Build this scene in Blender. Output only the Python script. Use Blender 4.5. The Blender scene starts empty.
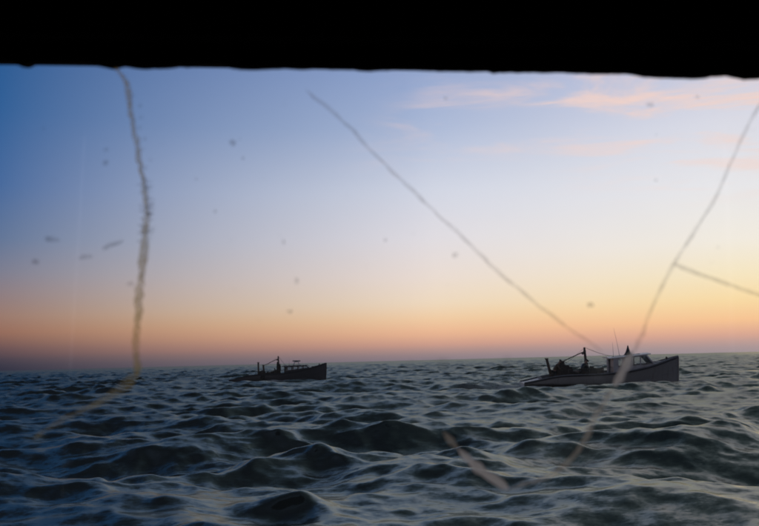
import bpy, bmesh, math, random
import numpy as np
from mathutils import Vector, Matrix, noise

random.seed(7)
SC = bpy.context.scene
COL = SC.collection
R = math.radians

# ------------------------------------------------------------------ camera
CAM_Z = 2.02
F_PX, CX, CY = 803.0, 379.5, 263.0         # focal length and centre, in pixels of the 759 px wide picture
PITCH, ROLL = R(6.96), R(1.45)
fwd = Vector((0, math.cos(PITCH), math.sin(PITCH)))
up0 = Vector((0, -math.sin(PITCH), math.cos(PITCH)))
right = Vector((1, 0, 0)) * math.cos(ROLL) - up0 * math.sin(ROLL)
upv = Vector((1, 0, 0)) * math.sin(ROLL) + up0 * math.cos(ROLL)
EYE = Vector((0, 0, CAM_Z))
cam_data = bpy.data.cameras.new('camera')
cam = bpy.data.objects.new('camera', cam_data)
COL.objects.link(cam)
m = Matrix((right, upv, -fwd)).transposed().to_4x4()
m.translation = EYE
cam.matrix_world = m
cam_data.sensor_width = 36.0
cam_data.lens = 36.0 * F_PX / 759.0
cam_data.clip_start = 0.05
cam_data.clip_end = 20000
cam_data.dof.use_dof = True
cam_data.dof.focus_distance = 4.8
cam_data.dof.aperture_fstop = 6.0
SC.camera = cam

# ------------------------------------------------------------------ exposure, sky, sun
SC.view_settings.view_transform = 'Standard'
SC.view_settings.look = 'None'
SC.view_settings.exposure = 0.0
SC.view_settings.gamma = 1.0
SC.render.film_transparent = False
SC.cycles.max_bounces = 8
SC.cycles.transparent_max_bounces = 16

SUN_AZ = R(31)                              # from +Y towards +X, just outside the frame on the right
SUN_EL = R(2.0)


def lin(c):
    return tuple(((v / 255) / 12.92 if v / 255 <= 0.04045 else ((v / 255 + 0.055) / 1.055) ** 2.4) for v in c)


world = bpy.data.worlds.new('World')
SC.world = world
world.use_nodes = True
nt = world.node_tree
nt.nodes.clear()


class NT:
    """small helper to write node trees"""
    def __init__(self, tree):
        self.t = tree

    def n(self, kind, **kw):
        nd = self.t.nodes.new(kind)
        for k, v in kw.items():
            setattr(nd, k, v)
        return nd

    def link(self, a, b):
        self.t.links.new(a, b)

    def put(self, sock, v):
        if isinstance(v, bpy.types.NodeSocket):
            self.link(v, sock)
        else:
            sock.default_value = v

    def math(self, op, a, b=None, c=None, clamp=False):
        nd = self.n('ShaderNodeMath', operation=op, use_clamp=clamp)
        self.put(nd.inputs[0], a)
        if b is not None:
            self.put(nd.inputs[1], b)
        if c is not None:
            self.put(nd.inputs[2], c)
        return nd.outputs[0]

    def vmath(self, op, a, b=None, out=0):
        nd = self.n('ShaderNodeVectorMath', operation=op)
        self.put(nd.inputs[0], a)
        if b is not None:
            if op == 'SCALE':
                self.put(nd.inputs['Scale'], b)
            else:
                self.put(nd.inputs[1], b)
        return nd.outputs[out]

    def rng(self, v, a, b, c=0.0, d=1.0, smooth=False):
        nd = self.n('ShaderNodeMapRange', interpolation_type='SMOOTHSTEP' if smooth else 'LINEAR')
        nd.clamp = True
        self.put(nd.inputs['Value'], v)
        nd.inputs['From Min'].default_value = a
        nd.inputs['From Max'].default_value = b
        nd.inputs['To Min'].default_value = c
        nd.inputs['To Max'].default_value = d
        return nd.outputs['Result']

    def mix(self, f, a, b):
        nd = self.n('ShaderNodeMix', data_type='RGBA')
        self.put(nd.inputs['Factor'], f)
        for s, v in ((nd.inputs['A'], a), (nd.inputs['B'], b)):
            pass
        self.put(nd.inputs[6], a if isinstance(a, bpy.types.NodeSocket) else tuple(a) + (1,))
        self.put(nd.inputs[7], b if isinstance(b, bpy.types.NodeSocket) else tuple(b) + (1,))
        return nd.outputs[2]

    def ramp(self, v, stops):
        nd = self.n('ShaderNodeValToRGB')
        cr = nd.color_ramp
        cr.interpolation = 'LINEAR'
        while len(cr.elements) > 1:
            cr.elements.remove(cr.elements[-1])
        cr.elements[0].position = stops[0][0]
        cr.elements[0].color = tuple(stops[0][1]) + (1,)
        for p, c in stops[1:]:
            e = cr.elements.new(p)
            e.color = tuple(c) + (1,)
        self.put(nd.inputs['Fac'], v)
        return nd.outputs['Color']

    def noise(self, vec, scale, detail=3.0, rough=0.5, out='Fac', dist=0.0):
        nd = self.n('ShaderNodeTexNoise')
        self.put(nd.inputs['Vector'], vec)
        nd.inputs['Scale'].default_value = scale
        nd.inputs['Detail'].default_value = detail
        nd.inputs['Roughness'].default_value = rough
        nd.inputs['Distortion'].default_value = dist
        return nd.outputs[out]


W = NT(nt)
tc = W.n('ShaderNodeTexCoord').outputs['Generated']
vec = W.vmath('NORMALIZE', tc)
sep = W.n('ShaderNodeSeparateXYZ')
W.link(vec, sep.inputs[0])
vx, vy, vz = sep.outputs
elev = W.math('MULTIPLY', W.math('ARCSINE', vz), 180 / math.pi / 90.0)
elev = W.math('MAXIMUM', elev, 0.0)
flat = W.n('ShaderNodeCombineXYZ')
W.link(vx, flat.inputs[0]); W.link(vy, flat.inputs[1])
flatn = W.vmath('NORMALIZE', flat.outputs[0])
dots = W.vmath('DOT_PRODUCT', flatn, (math.sin(SUN_AZ), math.cos(SUN_AZ), 0), out=1)
delta = W.math('MULTIPLY', W.math('ARCCOSINE', W.math('MINIMUM', W.math('MAXIMUM', dots, -1.0), 1.0)), 180 / math.pi)

HIGH = [(35, (16, 28, 44)), (55, (10, 16, 24)), (90, (24, 32, 42))]


def sky_ramp(tab):
    return W.ramp(elev, [(e / 90.0, lin(c)) for e, c in tab])


sky_left = sky_ramp([(0, (46, 48, 66)), (.6, (62, 60, 76)), (1.4, (106, 82, 86)), (2.5, (154, 110, 94)), (3.5, (158, 124, 112)),
                     (5, (144, 128, 134)), (6.4, (126, 128, 148)), (8.5, (98, 120, 156)), (12, (70, 108, 162)),
                     (17, (48, 98, 156)), (22, (40, 91, 150))] + HIGH)
sky_mid = sky_ramp([(0, (138, 126, 136)), (.5, (164, 140, 140)), (1.1, (212, 162, 144)), (1.9, (242, 188, 152)), (2.9, (248, 210, 170)),
                    (4, (246, 224, 198)), (5.8, (242, 227, 218)), (8.6, (232, 228, 234)), (12, (216, 221, 236)),
                    (16.5, (174, 190, 222)), (20.5, (150, 170, 212)), (35, (66, 84, 100)), (55, (30, 40, 48)), (90, (24, 32, 42))])
sky_right = sky_ramp([(0, (160, 150, 156)), (.5, (178, 156, 156)), (1.2, (224, 172, 152)), (2.1, (252, 202, 154)), (3.4, (255, 226, 172)),
                      (5.1, (253, 238, 202)), (7.3, (250, 244, 232)), (10.8, (241, 241, 244)), (15, (228, 229, 240)),
                      (19, (207, 210, 231)), (35, (92, 104, 112)), (55, (44, 54, 60)), (90, (24, 32, 42))])
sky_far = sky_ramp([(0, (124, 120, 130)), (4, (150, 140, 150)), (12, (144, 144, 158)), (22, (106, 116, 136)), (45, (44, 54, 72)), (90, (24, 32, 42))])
c = W.mix(W.rng(delta, 7, 29), sky_right, sky_mid)
c = W.mix(W.math('POWER', W.rng(delta, 27, 57), 1.1), c, sky_left)
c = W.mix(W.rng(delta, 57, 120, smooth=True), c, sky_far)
# thin pink cirrus on a high flat layer
inv = W.math('DIVIDE', 1.0, W.math('MAXIMUM', vz, 0.03))
lay = W.n('ShaderNodeCombineXYZ')
W.link(W.math('MULTIPLY', vx, inv), lay.inputs[0])
W.link(W.math('MULTIPLY', vy, inv), lay.inputs[1])
mp = W.n('ShaderNodeMapping')
mp.inputs['Rotation'].default_value = (0, 0, R(48))
mp.inputs['Location'].default_value = (2.35, 0.75, 0)
mp.inputs['Scale'].default_value = (0.75, 1.35, 1)
W.link(lay.outputs[0], mp.inputs[0])
cl = W.noise(mp.outputs[0], 1.7, 7.0, 0.6, dist=0.5)
big = W.noise(lay.outputs[0], 0.45, 2.0, 0.5)
cl = W.math('MULTIPLY', W.rng(cl, 0.45, 0.70, smooth=True), W.rng(W.math('ADD', big, W.rng(delta, 5, 34, .26, -.08)), 0.46, 0.66, smooth=True))
cl = W.math('MULTIPLY', cl, W.rng(vz, 0.15, 0.27, smooth=True))
cl = W.math('MULTIPLY', cl, W.rng(vz, 0.36, 0.52, 1.0, 0.0, smooth=True))      # the bank of cirrus ends higher up
cl = W.math('MULTIPLY', cl, W.rng(delta, 8, 46, 1.0, 0.0))
c = W.mix(cl, c, lin((255, 220, 206)))
c = W.mix(W.rng(vz, -0.002, -0.03), c, lin((30, 38, 44)))      # below the horizon: the colour of the sea
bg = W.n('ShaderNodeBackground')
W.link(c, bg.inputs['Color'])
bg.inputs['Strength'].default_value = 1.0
# the physical sky of the sun near the horizon, at low strength, under the dusk colours
ns = W.n('ShaderNodeTexSky', sky_type='NISHITA')
ns.sun_disc = False
ns.sun_elevation = SUN_EL
ns.sun_rotation = SUN_AZ
bg2 = W.n('ShaderNodeBackground')
W.link(ns.outputs[0], bg2.inputs['Color'])
bg2.inputs['Strength'].default_value = 0.0012
add = W.n('ShaderNodeAddShader')
W.link(bg.outputs[0], add.inputs[0]); W.link(bg2.outputs[0], add.inputs[1])
out = W.n('ShaderNodeOutputWorld')
W.link(add.outputs[0], out.inputs['Surface'])

sun_d = bpy.data.lights.new('sun', 'SUN')
sun_d.energy = 0.10
sun_d.angle = R(16)
sun_d.color = (1.0, 0.66, 0.42)
sun = bpy.data.objects.new('sun', sun_d)
COL.objects.link(sun)
sd = Vector((math.sin(SUN_AZ) * math.cos(SUN_EL), math.cos(SUN_AZ) * math.cos(SUN_EL), math.sin(SUN_EL)))
sun.rotation_euler = sd.to_track_quat('Z', 'Y').to_euler()


def ray(px, py):
    return (right * (px - CX) - upv * (py - CY) + fwd * F_PX).normalized()


def on_plane(px, py, Y):
    d = ray(px, py)
    return EYE + d * (Y / d.y)


# ------------------------------------------------------------------ materials
def material(name, base=(.1, .1, .1), rough=.6, metal=0.0, wear=None, wear_amt=.5, scale=3.0, bump=.15, bscale=None, spec=.5):
    mt = bpy.data.materials.new(name)
    mt.use_nodes = True
    t = NT(mt.node_tree)
    p = mt.node_tree.nodes['Principled BSDF']
    p.inputs['Roughness'].default_value = rough
    p.inputs['Metallic'].default_value = metal
    p.inputs['Specular IOR Level'].default_value = spec
    co = t.n('ShaderNodeTexCoord').outputs['Object']
    wear = wear or tuple(v * .55 for v in base)
    nz = t.noise(co, scale, 6.0, .65)
    col = t.mix(t.math('MULTIPLY', t.rng(nz, .45, .72, smooth=True), wear_amt), base, wear)
    t.link(col, p.inputs['Base Color'])
    if bump:
        b = t.n('ShaderNodeBump')
        b.inputs['Strength'].default_value = bump
        b.inputs['Distance'].default_value = .02
        t.link(t.noise(co, bscale or scale * 6, 4.0, .6), b.inputs['Height'])
        t.link(b.outputs[0], p.inputs['Normal'])
    return mt


def hull_material(name, base, rust, stain=.6):
    """hull paint with streaks running down from the sheer and a band of growth at the waterline"""
    mt = bpy.data.materials.new(name)
    mt.use_nodes = True
    t = NT(mt.node_tree)
    p = mt.node_tree.nodes['Principled BSDF']
    p.inputs['Roughness'].default_value = .45
    co = t.n('ShaderNodeTexCoord').outputs['Object']
    mpn = t.n('ShaderNodeMapping')
    mpn.inputs['Scale'].default_value = (5.0, 1.0, .55)
    t.link(co, mpn.inputs[0])
    st = t.rng(t.noise(mpn.outputs[0], 1.6, 5.0, .6), .5, .78, smooth=True)
    col = t.mix(t.math('MULTIPLY', st, stain), base, rust)
    sp = t.n('ShaderNodeSeparateXYZ')
    t.link(co, sp.inputs[0])
    zz = t.math('ADD', sp.outputs[2], t.math('MULTIPLY', t.noise(co, 2.5, 3.0), .18))
    col = t.mix(t.rng(zz, .30, .18), col, tuple(v * .35 for v in (.05, .04, .035)))
    col = t.mix(t.math('MULTIPLY', t.rng(t.noise(co, 9.0, 4.0), .55, .75), .3), col, tuple(v * .6 for v in base))
    t.link(col, p.inputs['Base Color'])
    b = t.n('ShaderNodeBump')
    b.inputs['Strength'].default_value = .2
    b.inputs['Distance'].default_value = .03
    t.link(t.noise(mpn.outputs[0], 2.0, 4.0), b.inputs['Height'])
    t.link(b.outputs[0], p.inputs['Normal'])
    return mt


M = {}
M['hull_grey'] = hull_material('grey_hull_paint', (.23, .222, .21), (.14, .10, .08))
M['hull_dark'] = hull_material('dark_hull_paint', (.055, .052, .056), (.07, .05, .04))
M['white'] = material('white_paint', (.72, .72, .70), .4, wear=(.42, .36, .30), wear_amt=.5, scale=2.5)
M['cream'] = material('weathered_cabin_paint', (.52, .42, .37), .5, wear=(.28, .19, .15), wear_amt=.8, scale=2.0)
M['cabin_grey'] = material('pale_grey_cabin_paint', (.46, .45, .46), .5, wear=(.26, .22, .20), wear_amt=.7)
M['clean_white'] = material('white_enamel', (.84, .84, .82), .35, wear_amt=.15)
M['grey'] = material('grey_deck_paint', (.22, .23, .24), .6, wear=(.10, .09, .08), wear_amt=.8)
M['dark'] = material('dark_paint', (.03, .03, .035), .5)
M['steel'] = material('dull_steel', (.16, .15, .14), .45, metal=.7, wear=(.12, .06, .035), wear_amt=.8)
M['wood'] = material('weathered_timber', (.10, .07, .05), .75, wear=(.04, .03, .025), wear_amt=.8, scale=4)
M['rubber'] = material('black_rubber', (.012, .012, .012), .8)
M['rope'] = material('old_rope', (.10, .09, .07), .9)
M['oilskin_dark'] = material('dark_oilskin', (.03, .035, .04), .4)
M['oilskin_brown'] = material('brown_oilskin', (.09, .06, .04), .45)
M['skin'] = material('skin', (.35, .20, .15), .5, bump=0)
M['black_board'] = material('black_painted_board', (.006, .006, .006), .8, wear=(.012, .009, .008), spec=.2)
M['red_float'] = material('red_plastic', (.30, .05, .03), .5)
M['cushion'] = material('tan_canvas', (.20, .16, .12), .8)
M['crate_blue'] = material('blue_plastic_crate', (.05, .08, .12), .5)


def glass_material(name, tint=(.9, .95, 1.0), dirt=0.06, dirt_col=(.5, .5, .48), smears_glare=()):
    mt = bpy.data.materials.new(name)
    mt.use_nodes = True
    n_ = mt.node_tree
    n_.nodes.clear()
    t = NT(n_)
    o = t.n('ShaderNodeOutputMaterial')
    tr = t.n('ShaderNodeBsdfTransparent')
    tr.inputs[0].default_value = tuple(tint) + (1,)
    gl = t.n('ShaderNodeBsdfGlossy')
    gl.inputs['Roughness'].default_value = .03
    fr = t.n('ShaderNodeFresnel')
    fr.inputs[0].default_value = 1.45
    mx = t.n('ShaderNodeMixShader')
    t.link(fr.outputs[0], mx.inputs[0]); t.link(tr.outputs[0], mx.inputs[1]); t.link(gl.outputs[0], mx.inputs[2])
    df = t.n('ShaderNodeBsdfTranslucent')
    df.inputs[0].default_value = tuple(dirt_col) + (1,)
    co = t.n('ShaderNodeTexCoord').outputs['Object']
    f = t.rng(t.noise(co, 3.0, 5.0, .6), .35, .75, dirt * .4, dirt * 1.6)
    for (sx_, sz_, rx_, rz_, amt_) in smears_glare:      # greasy marks, plus glare painted as pale flecks in this pane's film
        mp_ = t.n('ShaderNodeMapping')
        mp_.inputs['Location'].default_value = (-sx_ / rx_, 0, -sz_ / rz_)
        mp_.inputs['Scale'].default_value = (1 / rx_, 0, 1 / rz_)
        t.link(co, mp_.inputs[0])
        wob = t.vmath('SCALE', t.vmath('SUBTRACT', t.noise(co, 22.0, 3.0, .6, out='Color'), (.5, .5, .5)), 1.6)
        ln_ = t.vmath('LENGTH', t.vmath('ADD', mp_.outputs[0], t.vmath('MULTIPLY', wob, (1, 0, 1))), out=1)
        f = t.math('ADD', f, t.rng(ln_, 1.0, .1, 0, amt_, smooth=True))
    m2 = t.n('ShaderNodeMixShader')
    t.link(f, m2.inputs[0]); t.link(mx.outputs[0], m2.inputs[1]); t.link(df.outputs[0], m2.inputs[2])
    t.link(m2.outputs[0], o.inputs[0])
    return mt


M['boat_glass'] = glass_material('boat_window_glass', (.95, .96, .97), .05)


def film_material(name, colr, alpha, scale=60, spread=.5):
    """something thin stuck on or running in the glass: part see-through, part lit from behind"""
    mt = bpy.data.materials.new(name)
    mt.use_nodes = True
    n_ = mt.node_tree
    n_.nodes.clear()
    t = NT(n_)
    o = t.n('ShaderNodeOutputMaterial')
    tr = t.n('ShaderNodeBsdfTransparent')
    tl = t.n('ShaderNodeBsdfTranslucent')
    tl.inputs[0].default_value = tuple(colr) + (1,)
    co = t.n('ShaderNodeTexCoord').outputs['Object']
    f = t.rng(t.noise(co, scale, 4.0, .6), .3, .7, alpha * (1 - spread), min(1.0, alpha * (1 + spread)))
    mx = t.n('ShaderNodeMixShader')
    t.link(f, mx.inputs[0]); t.link(tr.outputs[0], mx.inputs[1]); t.link(tl.outputs[0], mx.inputs[2])
    t.link(mx.outputs[0], o.inputs[0])
    return mt


# ------------------------------------------------------------------ mesh helpers
def tag(o, label=None, cat=None, group=None, kind=None):
    if label: o['label'] = label
    if cat: o['category'] = cat
    if group: o['group'] = group
    if kind: o['kind'] = kind
    return o


def empty(name, loc=(0, 0, 0), rot=(0, 0, 0)):
    o = bpy.data.objects.new(name, None)
    o.location = loc
    o.rotation_euler = rot
    o.empty_display_size = .2
    COL.objects.link(o)
    return o


def link_mesh(name, me, mt, parent=None, smooth=False):
    o = bpy.data.objects.new(name, me)
    COL.objects.link(o)
    if mt: me.materials.append(mt)
    if parent: o.parent = parent
    if smooth:
        me.polygons.foreach_set('use_smooth', [True] * len(me.polygons))
    return o


def from_bm(name, bm, mt, parent=None, smooth=False):
    me = bpy.data.meshes.new(name)
    bmesh.ops.recalc_face_normals(bm, faces=bm.faces)
    bm.to_mesh(me)
    bm.free()
    return link_mesh(name, me, mt, parent, smooth)


def add_box(bm, a, b, bevel=0.0, rot=None, piv=None):
    g = bmesh.ops.create_cube(bm, size=1)
    vs = g['verts']
    for v in vs:
        v.co = Vector([(a[i] + b[i]) / 2 + v.co[i] * (b[i] - a[i]) for i in range(3)])
    if bevel:
        es = list({e for v in vs for e in v.link_edges})
        r = bmesh.ops.bevel(bm, geom=es, offset=bevel, segments=1, affect='EDGES')
        vs = [v for v in r['verts']] if r['verts'] else vs
    if rot:
        bmesh.ops.rotate(bm, verts=list({v for v in vs}), cent=piv or (Vector(a) + Vector(b)) / 2, matrix=rot)


def box(name, a, b, mt, parent=None, bevel=.01):
    bm = bmesh.new()
    add_box(bm, a, b, bevel)
    return from_bm(name, bm, mt, parent)


def tube_bm(bm, pts, rad, seg=8, flat=1.0):
    pts = [Vector(p) for p in pts]
    rads = rad if isinstance(rad, (list, tuple)) else [rad] * len(pts)
    rings = []
    for i, p in enumerate(pts):
        t = (pts[min(i + 1, len(pts) - 1)] - pts[max(i - 1, 0)]).normalized()
        ref = Vector((0, 1, 0)) if abs(t.y) < .9 else Vector((0, 0, 1))
        u = t.cross(ref).normalized()
        v = t.cross(u).normalized()
        rings.append([bm.verts.new(p + (u * math.cos(2 * math.pi * k / seg) + v * flat * math.sin(2 * math.pi * k / seg)) * rads[i]) for k in range(seg)])
    for a, b in zip(rings, rings[1:]):
        for k in range(seg):
            bm.faces.new((a[k], a[(k + 1) % seg], b[(k + 1) % seg], b[k]))
    bm.faces.new(rings[0]); bm.faces.new(rings[-1])


def tube(name, pts, rad, mt, parent=None, seg=8, flat=1.0):
    bm = bmesh.new()
    tube_bm(bm, pts, rad, seg, flat)
    return from_bm(name, bm, mt, parent, smooth=True)


def lathe_bm(bm, prof, seg=14, centre=(0, 0, 0), axis='z'):
    rings = []
    for r, z in prof:
        rg = []
        for k in range(seg):
            a = 2 * math.pi * k / seg
            p = Vector((r * math.cos(a), r * math.sin(a), z))
            if axis == 'y': p = Vector((p.x, p.z, p.y))
            if axis == 'x': p = Vector((p.z, p.x, p.y))
            rg.append(bm.verts.new(p + Vector(centre)))
        rings.append(rg)
    for a, b in zip(rings, rings[1:]):
        for k in range(seg):
            bm.faces.new((a[k], a[(k + 1) % seg], b[(k + 1) % seg], b[k]))
    bm.faces.new(rings[0]); bm.faces.new(rings[-1])


def prism(name, poly, z0, z1, mt, parent=None, axis='z', bevel=0):
    """poly in the plane across the axis, from z0 to z1 along it"""
    bm = bmesh.new()
    def P(a, b, h):
        return {'z': (a, b, h), 'y': (a, h, b), 'x': (h, a, b)}[axis]
    lo = [bm.verts.new(P(a, b, z0)) for a, b in poly]
    hi = [bm.verts.new(P(a, b, z1)) for a, b in poly]
    n = len(poly)
    bm.faces.new(lo); bm.faces.new(hi)
    for k in range(n):
        bm.faces.new((lo[k], lo[(k + 1) % n], hi[(k + 1) % n], hi[k]))
    if bevel:
        bmesh.ops.bevel(bm, geom=list(bm.edges), offset=bevel, segments=1, affect='EDGES')
    return from_bm(name, bm, mt, parent)


# ------------------------------------------------------------------ the sea
rs = np.random.RandomState(153)
WAVES = []
WIND = R(-98)                                # waves run towards the camera and a little left


def add_band(n, l0, l1, steep, spread):
    for i in range(n):
        L = l0 * (l1 / l0) ** ((i + rs.rand()) / n)
        th = WIND + rs.randn() * spread
        k = 2 * math.pi / L
        amp = steep / k * (.6 + .8 * rs.rand())
        WAVES.append((k, math.cos(th), math.sin(th), amp, rs.rand() * 2 * math.pi, L))


add_band(5, 16.0, 30.0, .012, .25)
add_band(16, 6.0, 11.0, .033, .45)
add_band(28, 1.9, 6.0, .056, .72)
add_band(32, .8, 1.9, .045, .9)
add_band(34, .28, .8, .028, 1.0)


def sea_eval(X, Y, spacing=None):
    dx = np.zeros_like(X); dy = np.zeros_like(X); z = np.zeros_like(X)
    jac = np.zeros_like(X)
    # slow changes in how rough the water is, so that the pattern has groups and calmer lanes
    grp = 0.85 + .28 * np.sin(.11 * X + .19 * Y + 1.0) * np.sin(.23 * X - .13 * Y + .4) + .18 * np.sin(.41 * X + .07 * Y + 2.2)
    for k, cx_, sy_, a, ph, L in WAVES:
        w = a
        if spacing is not None:
            w = a * np.clip((L / (spacing * 1.3) - .5) * 1.4, 0, 1)
        g = grp if L < 6 else (1 - .4 * (1 - grp))
        arg = k * (cx_ * X + sy_ * Y) + ph
        c_, s_ = np.cos(arg), np.sin(arg)
        z += w * g * c_
        q = .55
        dx -= q * cx_ * w * g * s_
        dy -= q * sy_ * w * g * s_
        jac += q * k * w * g * c_
    return dx, dy, z, jac


def ground_x(px, py, dist):
    return on_plane(px, py, dist).x


BOATS = [(ground_x(600, 382, 56.2), 56.2), (ground_x(278.5, 382, 91.0), 91.0)]


def build_sea():
    # polar sheet round the place: fine near, coarser far, out to the horizon; finer rows in front of the cabin
    th = np.concatenate([np.linspace(-180, -42, 60)[:-1], np.linspace(-42, 42, 760), np.linspace(42, 180, 60)[1:]])
    rr = [0.0, 2.0, 4.0, 6.0]
    r = 7.6
    while r < 9000:
        rr.append(r)
        r += max(.03, r * (.0044 if r < 300 else .0065))
    rr = np.array(rr)
    T, Rr = np.meshgrid(np.radians(th), rr)
    X = Rr * np.sin(T); Y = Rr * np.cos(T)
    dr = np.gradient(rr)
    sp = np.repeat(dr[:, None], len(th), axis=1)
    dth = np.gradient(np.radians(th))
    sp = np.maximum(sp, Rr * dth[None, :] * .8)
    dx, dy, z, jac = sea_eval(X, Y, sp)
    near = np.clip((Rr - 4.0) / 3.0, 0, 1)
    z = z * near; dx = dx * near; dy = dy * near
    n_r, n_t = X.shape
    co = np.stack([X + dx, Y + dy, z], axis=-1).reshape(-1, 3).astype(np.float32)
    idx = np.arange(n_r * n_t).reshape(n_r, n_t)
    a = idx[:-1, :-1].ravel(); b = idx[:-1, 1:].ravel(); c2 = idx[1:, 1:].ravel(); d = idx[1:, :-1].ravel()
    quads = np.stack([a, d, c2, b], axis=1)
    quads = quads.astype(np.int32)
    me = bpy.data.meshes.new('sea')
    me.vertices.add(len(co)); me.vertices.foreach_set('co', co.ravel())
    me.loops.add(quads.size); me.loops.foreach_set('vertex_index', quads.ravel())
    me.polygons.add(len(quads))
    me.polygons.foreach_set('loop_start', np.arange(0, quads.size, 4, dtype=np.int32))
    me.polygons.foreach_set('loop_total', np.full(len(quads), 4, dtype=np.int32))
    me.polygons.foreach_set('use_smooth', np.ones(len(quads), dtype=bool))
    me.update(calc_edges=True)
    at = me.attributes.new('crest', 'FLOAT', 'POINT')
    at.data.foreach_set('value', jac.ravel().astype(np.float32))
    # broken water along the two hulls and trailing from their sterns
    wake = np.zeros_like(X)
    for (bx, by), half in zip(BOATS, (5.3, 5.3)):
        u, v = (X - bx), (Y - by)
        hb = 1.5 * np.clip(1 - np.clip((u - 1.0) / 4.4, 0, 1) ** 1.8, 0, 1)
        side = np.exp(-((np.abs(v) - hb - .25) / .6) ** 2) * (np.abs(u) < half + .3)
        stern = np.exp(-(v / (1.0 + .12 * np.clip(-u - half, 0, 30))) ** 2) * np.clip((-u - half + .6) / .5, 0, 1) * np.exp(-np.clip(-u - half, 0, None) / 2.2)
        bow = np.exp(-((u - half - .2) ** 2 + v ** 2) / .6)
        wake = np.maximum(wake, np.maximum(.75 * side, np.maximum(.95 * stern, .9 * bow)))
    at = me.attributes.new('wake', 'FLOAT', 'POINT')
    at.data.foreach_set('value', wake.ravel().astype(np.float32))
    print('sea verts', len(co), 'hs', 4 * np.std(z[200:600]), 'jac max', jac.max())
    return me


def sea_material():
    """murky green grey water: a dull diffuse body under a rippled reflecting surface"""
    mt = bpy.data.materials.new('sea_water')
    mt.use_nodes = True
    mt.node_tree.nodes.clear()
    t = NT(mt.node_tree)
    geo = t.n('ShaderNodeNewGeometry')
    pos = geo.outputs['Position']
    mpn = t.n('ShaderNodeMapping')
    mpn.inputs['Rotation'].default_value = (0, 0, R(8))
    mpn.inputs['Scale'].default_value = (.7, 1.0, 1.0)
    t.link(pos, mpn.inputs[0])
    tot = None
    for sc_, amt in ((.45, .16), (1.7, .22), (6.0, .20), (19.0, .15)):
        nz = t.noise(mpn.outputs[0], sc_, 2.5, .55, out='Color')
        v = t.vmath('SCALE', t.vmath('SUBTRACT', nz, (.5, .5, .5)), amt * 1.6)
        v = t.vmath('MULTIPLY', v, (.9, 1.0, 0.0))
        tot = v if tot is None else t.vmath('ADD', tot, v)
    nrm = t.vmath('NORMALIZE', t.vmath('ADD', geo.outputs['Normal'], tot))
    at = t.n('ShaderNodeAttribute', attribute_name='crest')
    wk = t.n('ShaderNodeAttribute', attribute_name='wake')
    fz = t.noise(pos, 2.2, 6.0, .65)
    foam = t.math('MULTIPLY', t.rng(at.outputs['Fac'], .60, 1.0, 0, .4), t.rng(fz, .52, .68))
    foam = t.math('MAXIMUM', foam, t.math('MULTIPLY', t.rng(wk.outputs['Fac'], .05, .6), t.rng(t.noise(pos, 3.0, 5.0, .7), .32, .50)))
    col = t.mix(t.rng(t.noise(pos, .05, 3.0), .35, .65), (.004, .009, .010), (.008, .014, .014))
    df = t.n('ShaderNodeBsdfDiffuse')
    t.link(col, df.inputs['Color'])
    t.link(nrm, df.inputs['Normal'])
    gl_ = t.n('ShaderNodeBsdfGlossy')
    gl_.inputs['Color'].default_value = (.80, .86, .77, 1)
    gl_.inputs['Roughness'].default_value = .25
    t.link(nrm, gl_.inputs['Normal'])
    fr = t.n('ShaderNodeFresnel')
    fr.inputs['IOR'].default_value = 1.333
    t.link(t.vmath('NORMALIZE', t.vmath('ADD', geo.outputs['Normal'], t.vmath('ADD', t.vmath('SCALE', tot, .5), (0, 0, .12)))), fr.inputs['Normal'])
    mx = t.n('ShaderNodeMixShader')
    t.link(t.math('ADD', t.math('MULTIPLY', t.math('POWER', fr.outputs[0], 2.0), .325), .030), mx.inputs[0]); t.link(df.outputs[0], mx.inputs[1]); t.link(gl_.outputs[0], mx.inputs[2])
    fo = t.n('ShaderNodeBsdfDiffuse')
    fo.inputs['Color'].default_value = (.62, .64, .62, 1)
    m2 = t.n('ShaderNodeMixShader')
    t.link(foam, m2.inputs[0]); t.link(mx.outputs[0], m2.inputs[1]); t.link(fo.outputs[0], m2.inputs[2])
    o = t.n('ShaderNodeOutputMaterial')
    t.link(m2.outputs[0], o.inputs[0])
    return mt


sea = link_mesh('sea', build_sea(), sea_material())
tag(sea, 'dark choppy open sea running to the horizon', kind='structure')


def sea_level(x, y, half=3.0):
    xs = np.linspace(x - half, x + half, 25)
    X, Y = np.meshgrid(xs, np.linspace(y - 1, y + 1, 7))
    return float(np.mean(sea_eval(X.copy(), Y.copy(), np.full_like(X, y * .0042))[2]))


# ------------------------------------------------------------------ work boats
def lerp_tab(tab, x):
    if x <= tab[0][0]: return tab[0][1]
    for (a, fa), (b, fb) in zip(tab, tab[1:]):
        if x <= b:
            t = (x - a) / (b - a)
            return fa + (fb - fa) * t
    return tab[-1][1]


# along x: stern -5.35, bow +5.35
SHEER = [(-5.35, .20), (-4.7, .32), (-4.0, .50), (-3.0, .70), (-2.0, .76), (-.5, .80), (.7, .90), (2.0, 1.08), (3.3, 1.36), (4.4, 1.70), (5.35, 2.0)]
BEAM = [(-5.35, 1.22), (-4.0, 1.42), (-2.0, 1.58), (0, 1.62), (1.5, 1.52), (2.7, 1.30), (3.7, .96), (4.5, .58), (5.1, .22), (5.35, .05)]


def beam_at(x): return lerp_tab(BEAM, x)
def sheer_at(x): return lerp_tab(SHEER, x)


XS = [-5.35 + 10.7 * i / 44 for i in range(45)]


def smooth_tab(fn, x, w=.45):
    return (fn(x - w) + 2 * fn(x) + fn(x + w)) / 4 if -5.35 + w < x < 5.35 - w else fn(x)


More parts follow.
